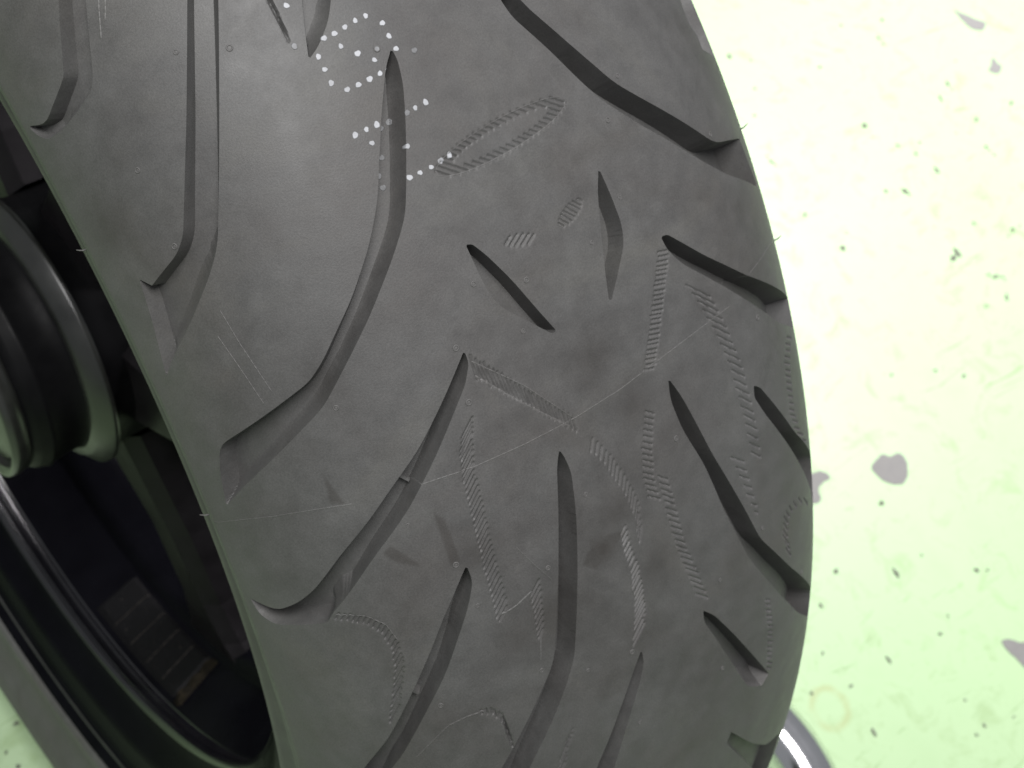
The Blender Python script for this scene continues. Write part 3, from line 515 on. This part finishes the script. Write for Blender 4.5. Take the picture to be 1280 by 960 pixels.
# serrated slip marks: every tooth is a little wedge; each band is one part
def wedge_band(name, segs, m, hgt=.00030):
    vs, fs = [], []
    for a0, b0, a1, b1, w in segs:
        w = w / 1000
        A = np.array([a0 / 1000, b0 / 1000]); B = np.array([a1 / 1000, b1 / 1000])
        sc_ = np.array([AX * .95, 1.0])
        d = (B - A) * sc_; l = np.hypot(*d)
        if l < 1e-5:
            continue
        nrm = np.array([-d[1], d[0]]) / l / sc_
        n_ = max(2, min(5, int(l / .0007) + 1))
        base = len(vs)
        for k in range(n_ + 1):
            c_ = A + (B - A) * k / n_
            prof = math.sin(math.pi * min(1, max(0, (k / n_)))) ** .35 if 0 < k < n_ else .25
            for off, h in ((-1, -.00006), (-.45, hgt * prof), (.15, hgt * .8 * prof), (1, -.00006)):
                q = c_ + nrm * off * w
                vs.append((q[0], q[1], h))
        for k in range(n_):
            for j in range(3):
                i = base + k * 4 + j
                fs.append((i, i + 1, i + 5, i + 4))
    arr = np.array(vs)
    dep = interp_depth(arr[:, 0], arr[:, 1])
    V_ = surf(arr[:, 0], arr[:, 1], dep - arr[:, 2])
    return link(name, mesh_np(name, V_, np.array(fs)), m, wheel)


for k, t in enumerate(TICKS):
    if k in ENGRAVED:
        continue
    o = wedge_band("serrated_band", t, RUBR, .00040)
    o['kind'] = 'stuff'
for w, pts in RIBS:
    segs = [[pts[k][0], pts[k][1], pts[k + 1][0], pts[k + 1][1], w] for k in range(len(pts) - 1)]
    wedge_band("thin_rib", segs, RUBR, .00016)
for pts in SEAM:
    segs = [[pts[k][0], pts[k][1], pts[k + 1][0], pts[k + 1][1], .2] for k in range(len(pts) - 1)]
    wedge_band("mould_seam", segs, RUBL, .00012)

# low wear bars across the bottoms of grooves
for a0, b0, a1, b1 in WEAR_BARS:
    A = np.array([a0, b0]) / 1000; B = np.array([a1, b1]) / 1000
    d = (B - A) * np.array([AX, 1]); nrm = np.array([-d[1], d[0]]) / np.hypot(*d) * np.array([1 / AX, 1]) * .0006
    q = np.array([A - nrm, B - nrm, B + nrm, A + nrm, A - nrm * .6, B - nrm * .6, B + nrm * .6, A + nrm * .6])
    V_ = surf(q[:, 0], q[:, 1], np.array([.0070] * 4 + [.0042] * 4))
    o = link("wear_bar", from_lists("wear_bar", [tuple(v) for v in V_], [(4, 5, 6, 7), (0, 1, 5, 4), (1, 2, 6, 5), (2, 3, 7, 6), (3, 0, 4, 7)]), RUBR, wheel, smooth=False)

# round vent marks
bm = bmesh.new()
n1_, n2_ = 18, 6
vv = []
for i in range(n1_):
    for j in range(n2_):
        A_, B_ = 2 * math.pi * i / n1_, 2 * math.pi * j / n2_
        rr_ = .00052 + .00015 * math.cos(B_)
        vv.append(bm.verts.new((rr_ * math.cos(A_), rr_ * math.sin(A_), .00014 * math.sin(B_))))
for i in range(n1_):
    for j in range(n2_):
        bm.faces.new((vv[i * n2_ + j], vv[((i + 1) % n1_) * n2_ + j], vv[((i + 1) % n1_) * n2_ + (j + 1) % n2_], vv[i * n2_ + (j + 1) % n2_]))
cv = bm.verts.new((0, 0, .00006))
cr = [bm.verts.new((.00030 * math.cos(k * 2 * math.pi / 10), .00030 * math.sin(k * 2 * math.pi / 10), .00001)) for k in range(10)]
for k in range(10):
    bm.faces.new((cv, cr[k], cr[(k + 1) % 10]))
vent_me = bpy.data.meshes.new("vent_mark")
bm.to_mesh(vent_me); bm.free()
vent_me.materials.append(RUBR)
vent_me.polygons.foreach_set("use_smooth", [True] * len(vent_me.polygons))


def frame_at(a_, b_, depth=0.0):
    a_ = np.array([a_]); b_ = np.array([b_])
    p0 = surf(a_, b_, np.array([depth]))[0]
    p1 = surf(a_, b_, np.array([depth - .001]))[0]
    p2 = surf(a_ + .002, b_, np.array([depth]))[0]
    z = Vector(p1 - p0).normalized(); x = Vector(p2 - p0).normalized(); y = z.cross(x).normalized(); x = y.cross(z)
    M = Matrix((x, y, z)).transposed().to_4x4(); M.translation = Vector(p0)
    return M


for k, (a0, b0) in enumerate(VENTS):
    o = bpy.data.objects.new("vent_mark", vent_me)
    col.objects.link(o); o.parent = wheel
    dd = float(interp_depth(np.array([a0 / 1000]), np.array([b0 / 1000]))[0])
    o.matrix_local = frame_at(a0 / 1000, b0 / 1000, dd) @ Matrix.Scale(rs.uniform(.85, 1.2), 4)

# short rubber hairs left by the mould
for k, (a0, b0) in enumerate(SPEWS):
    M = frame_at(a0 / 1000, b0 / 1000) @ Matrix.Scale(.7, 4)
    bm = bmesh.new()
    pts = [Vector((0, 0, -.0003)), Vector((.0002, 0, .0012)), Vector((.0007, .0001, .0022)), Vector((.0012, .0001, .0030))]
    rings = []
    for i, p_ in enumerate(pts):
        rr_ = .00032 * (1 - .15 * i)
        rings.append([bm.verts.new(p_ + Vector((rr_ * math.cos(q * math.pi / 3), rr_ * math.sin(q * math.pi / 3), 0))) for q in range(6)])
    for i in range(3):
        for q in range(6):
            bm.faces.new((rings[i][q], rings[i][(q + 1) % 6], rings[i + 1][(q + 1) % 6], rings[i + 1][q]))
    bm.faces.new(rings[3])
    me = bpy.data.meshes.new("vent_hair"); bm.to_mesh(me); bm.free()
    o = link("vent_hair", me, RUBR, wheel)
    o.matrix_local = M

# dotted white ink: each dot lies on the rubber and runs down into the groove where it crosses one
for a0, b0, cover in DOTS:
    rad = .00072 * rs.uniform(.82, 1.10)
    cover = cover * rs.uniform(.82, 1.05)
    A0, B0 = a0 / 1000, b0 / 1000
    nr_, na_ = 7, 20
    va, ca = [(A0, B0)], [1.0]
    for i in range(1, nr_ + 1):
        for j in range(na_):
            t = 2 * math.pi * j / na_
            q = rad * i / nr_ * (1 + .10 * math.sin(2 * t + a0) + .07 * math.sin(3 * t + b0) + .05 * math.sin(5 * t + a0))
            va.append((A0 + q * math.cos(t) / AX, B0 + q * math.sin(t)))
            ca.append(1.0 if i < nr_ - 1 else (.62 if i == nr_ - 1 else .05))
    arr = np.array(va)
    dep = interp_depth(arr[:, 0], arr[:, 1])
    V_ = surf(arr[:, 0], arr[:, 1], dep - .00012)
    V_[1 + (nr_ - 1) * na_:] = surf(arr[1 + (nr_ - 1) * na_:, 0], arr[1 + (nr_ - 1) * na_:, 1], dep[1 + (nr_ - 1) * na_:] + .00003)
    fs = [(0, 1 + j, 1 + (j + 1) % na_) for j in range(na_)]
    for i in range(nr_ - 1):
        for j in range(na_):
            a1_ = 1 + i * na_ + j; a2_ = 1 + i * na_ + (j + 1) % na_
            fs.append((a1_, a1_ + na_, a2_ + na_, a2_))
    me = from_lists("ink_dot", [tuple(v) for v in V_], fs)
    at = me.attributes.new("cover", 'FLOAT', 'POINT')
    at.data.foreach_set("value", [c * cover for c in ca])
    link("ink_dot", me, INK, wheel)

# rim, one lathe with the barrel seen from the open side
half = [(-.0766, .2290), (-.0775, .2270), (-.0765, .2245), (-.0720, .2225), (-.0700, .2190), (-.0685, .2060), (-.0660, .2010), (-.0595, .1975), (-.0575, .1900), (-.0552, .1872), (-.0530, .1885), (-.0500, .1925), (-.0478, .1945), (-.0455, .1935), (-.0300, .1870), (-.0190, .1825), (-.0168, .1810), (-.0158, .1775), (-.0100, .1750), (0, .1745)]
full = half + [(-x, r) for x, r in half[-2::-1]]
outer = [(x, r + .006) for x, r in full[4:-4]][::-1]
rim = revolve("rim", full + [(.0740, .2290)] + outer + [(-.0740, .2290), full[0]], 360, RIM, wheel)

revolve("rim_ridge", [(x, r - .0004) for x, r in half[8:14]], 360, RIDGE, wheel)
revolve("rim_lip", [(-.0722 + .0009 * math.cos(q * math.pi / 4), .2232 + .0009 * math.sin(q * math.pi / 4)) for q in range(9)], 360, BAND, wheel)

# cast block with rows of raised characters on the barrel
def barrel(x):
    return float(np.interp(x, [-.0455, -.0300, -.0190], [.1935, .1870, .1825]))


def barrel_patch(name, x0, x1, p0, p1, lift, m, nx=4, npn=12, par=None, jit=0):
    p0, p1 = p0 + 12, p1 + 12
    vs, fs = [], []
    for i in range(npn + 1):
        for j in range(nx + 1):
            x = x0 + (x1 - x0) * j / nx; a_ = math.radians(p0 + (p1 - p0) * i / npn)
            e = (i in (0, npn)) or (j in (0, nx))
            r = barrel(x) - (0 if e else lift + jit * rs.uniform(-1, 1)) + (.0003 if e else 0)
            vs.append((x, -r * math.cos(a_), AX + r * math.sin(a_)))
    for i in range(npn):
        for j in range(nx):
            k = i * (nx + 1) + j
            fs.append((k, k + 1, k + nx + 2, k + nx + 1))
    return link(name, from_lists(name, vs, fs), m, par or wheel, smooth=False)


plate = barrel_patch("cast_block", -.0435, -.0195, -84, -61, .0011, PLATE, 8, 40)
for k in range(1, 5):      # the block is cast in rows
    barrel_patch("cast_row_line", -.0428, -.0200, -84 + k * 4.6, -84 + k * 4.6 + .35, .0017, MARKM, 8, 2, rim, .0002)
for k, (q, w_, l_) in enumerate([(0, .0010, 2.2), (1, .0030, .5), (2, .0010, 1.8), (0, .0032, .5), (2, .0028, .5), (1, .0010, 2.4), (0, .0010, 1.6), (2, .0010, 2.0)]):
    x0 = -.0400 + q * .0066
    a0 = -83 + (k // 2) * 4.6 + (k % 2) * .9
    barrel_patch("raised_mark", x0, x0 + w_, a0, a0 + l_, .0015, MARKM, 2, 3, rim, .0002)
barrel_patch("rough_edge_strip", -.0445, -.0195, -60.8, -59.0, .0026, GRIME, 14, 4, rim, .0012)
for o in (plate,):
    o.parent = rim

# hub
hub_prof = [(-.0705, .001), (-.0705, .020), (-.0735, .022), (-.0735, .030), (-.0700, .033), (-.0695, .0455), (-.0660, .0480), (-.0628, .0488), (-.0618, .0494), (-.0608, .0488), (-.0540, .0478), (-.0480, .0478), (-.0468, .0490)]
revolve("hub", hub_prof, 160, HUBM, wheel)
revolve("hub_barrel", [(-.0395, .0570), (-.0388, .0545), (-.030, .0530), (.03, .0530), (.045, .0560), (.0455, .030), (.0455, .001)], 160, HUBM, wheel)
revolve("hub_flange", [(-.0472, .0468), (-.0468, .0520), (-.0455, .0528), (-.0415, .0578), (-.0395, .0580), (-.0390, .0560)], 160, BAND, wheel)
revolve("hub_end_ring", [(-.0755, .0430), (-.0772, .0440), (-.0778, .0452), (-.0772, .0464), (-.0740, .0468), (-.0700, .0460), (-.0690, .0440)], 160, BAND, wheel)
revolve("bearing_cover", [(-.0745, .001), (-.0748, .030), (-.0740, .0395), (-.0700, .0435)], 120, BAND, wheel)

# five cast spokes
def spoke(angle):
    bm = bmesh.new()
    a_ = math.radians(angle)
    ca, sa = math.cos(a_), math.sin(a_)
    secs = []
    for r, wv, x0, x1 in ((.050, .046, -.030, .020), (.075, .036, -.026, .018), (.110, .030, -.021, .016), (.150, .031, -.018, .015), (.170, .044, -.017, .015), (.180, .058, -.0165, .015)):
        ring = []
        bev = .006
        for (t, x) in ((-wv / 2 + bev, x0), (wv / 2 - bev, x0), (wv / 2, x0 + bev), (wv / 2, x1), (-wv / 2, x1), (-wv / 2, x0 + bev)):
            ring.append(bm.verts.new((x, -(r * ca - t * sa), AX + r * sa + t * ca)))
        secs.append(ring)
    for i in range(len(secs) - 1):
        for j in range(6):
            bm.faces.new((secs[i][j], secs[i][(j + 1) % 6], secs[i + 1][(j + 1) % 6], secs[i + 1][j]))
    bmesh.ops.recalc_face_normals(bm, faces=bm.faces)
    me = bpy.data.meshes.new("spoke"); bm.to_mesh(me); bm.free()
    return link("spoke", me, SPOKE, wheel, smooth=False)


for k in range(5):
    spoke(-50 + 72 * k)

# ------------------------------------------------------------------ floor
me = from_lists("floor", [(-8, -8, 0), (8, -8, 0), (8, 8, 0), (-8, 8, 0)], [(0, 1, 2, 3)])
floor = link("floor", me, FLOOR, None, smooth=False)
floor['kind'] = 'structure'


def flat_poly(name, pts, m, h, parent):
    bm = bmesh.new()
    P_ = [Vector((x / 1000, y / 1000, 0)) for x, y in pts]
    n = len(P_)
    loop = []
    for i in range(n):        # rounded, slightly ragged outline
        a_, b_, c_, d_ = P_[i - 1], P_[i], P_[(i + 1) % n], P_[(i + 2) % n]
        for k in range(4):
            t = k / 4
            q = .5 * ((2 * b_) + (c_ - a_) * t + (2 * a_ - 5 * b_ + 4 * c_ - d_) * t * t + (-a_ + 3 * b_ - 3 * c_ + d_) * t ** 3)
            loop.append(q + Vector((rs.uniform(-1, 1), rs.uniform(-1, 1), 0)) * .00035)
    top = [bm.verts.new((q.x, q.y, h)) for q in loop]
    bot = [bm.verts.new((q.x, q.y, -.001)) for q in loop]
    bm.faces.new(top)
    for i in range(len(loop)):
        j = (i + 1) % len(loop)
        bm.faces.new((bot[i], bot[j], top[j], top[i]))
    bmesh.ops.recalc_face_normals(bm, faces=bm.faces)
    me = bpy.data.meshes.new(name); bm.to_mesh(me); bm.free()
    return link(name, me, m, parent, smooth=False)


for pts in PATCHES:
    flat_poly("bare_patch", pts, GREY, .0004, floor)

bm = bmesh.new()


def fleck(x, y, r, ax_=(1, 0), el=1.0):
    n = 9
    vs = []
    for k in range(n):
        t = 2 * math.pi * k / n
        q = r * rs.uniform(.35, 1.3)
        u, v = q * math.cos(t) * el, q * math.sin(t)
        vs.append(bm.verts.new((x + u * ax_[0] - v * ax_[1], y + u * ax_[1] + v * ax_[0], .0006)))
    bm.faces.new(vs)
    c_ = bm.verts.new((x, y, .0011))


for x, y, r in SPECKS:
    fleck(x / 1000, y / 1000, r * .00055, (math.cos(x), math.sin(x)), rs.uniform(1.0, 2.0))
for x0, y0, x1, y1 in STREAKS:
    L_ = math.hypot(x1 - x0, y1 - y0)
    d = ((x1 - x0) / L_, (y1 - y0) / L_)
    for k in range(7):
        t = rs.uniform(0, 1)
        fleck((x0 + (x1 - x0) * t) / 1000 + rs.normal(0, .0009), (y0 + (y1 - y0) * t) / 1000 + rs.normal(0, .0009), .0008 * rs.uniform(.4, 1.1), d, rs.uniform(1.2, 3))
for k in range(90):
    fleck(rs.uniform(.15, 1.4), rs.uniform(-.6, .6), .0005 * rs.uniform(.5, 1.6), (1, 0), rs.uniform(.8, 2))
me = bpy.data.meshes.new("floor_specks"); bm.to_mesh(me); bm.free()
o = link("floor_specks", me, SPECK, floor, smooth=False)
o['kind'] = 'stuff'


# ------------------------------------------------------------------ chrome tube and hose beside the wheel
def sweep(name, pts, rad, m, parent=None, nseg=20, sub=10):
    P_ = [Vector(p) for p in pts]
    C_ = []
    for i in range(len(P_) - 1):
        a_ = P_[max(i - 1, 0)]; b_ = P_[i]; c_ = P_[i + 1]; d_ = P_[min(i + 2, len(P_) - 1)]
        for k in range(sub):
            t = k / sub
            C_.append(.5 * ((2 * b_) + (c_ - a_) * t + (2 * a_ - 5 * b_ + 4 * c_ - d_) * t * t + (-a_ + 3 * b_ - 3 * c_ + d_) * t ** 3))
    C_.append(P_[-1])
    bm = bmesh.new(); rings = []
    for i, c_ in enumerate(C_):
        tn = (C_[min(i + 1, len(C_) - 1)] - C_[max(i - 1, 0)]).normalized()
        u = tn.cross(Vector((0, 0, 1))).normalized(); v = u.cross(tn)
        rings.append([bm.verts.new(c_ + (u * math.cos(q * 2 * math.pi / nseg) + v * math.sin(q * 2 * math.pi / nseg)) * rad) for q in range(nseg)])
    for i in range(len(rings) - 1):
        for q in range(nseg):
            bm.faces.new((rings[i][q], rings[i][(q + 1) % nseg], rings[i + 1][(q + 1) % nseg], rings[i + 1][q]))
    bm.faces.new(rings[0]); bm.faces.new(rings[-1][::-1])
    bmesh.ops.recalc_face_normals(bm, faces=bm.faces)
    me = bpy.data.meshes.new(name); bm.to_mesh(me); bm.free()
    return link(name, me, m, parent)


t_ = sweep("chrome_tube", [(x / 1000, y / 1000, .05) for x, y in TUBE], .0180, CHROME)
t_['label'] = "shiny bent chrome tube low beside the tyre at its bottom right"
t_['category'] = "metal tube"
h_ = sweep("orange_hose", [(x / 1000, y / 1000, .02) for x, y in HOSE], .006, HOSEM)
h_['label'] = "thin orange red hose lying inside the curve of the chrome tube"
h_['category'] = "hose"
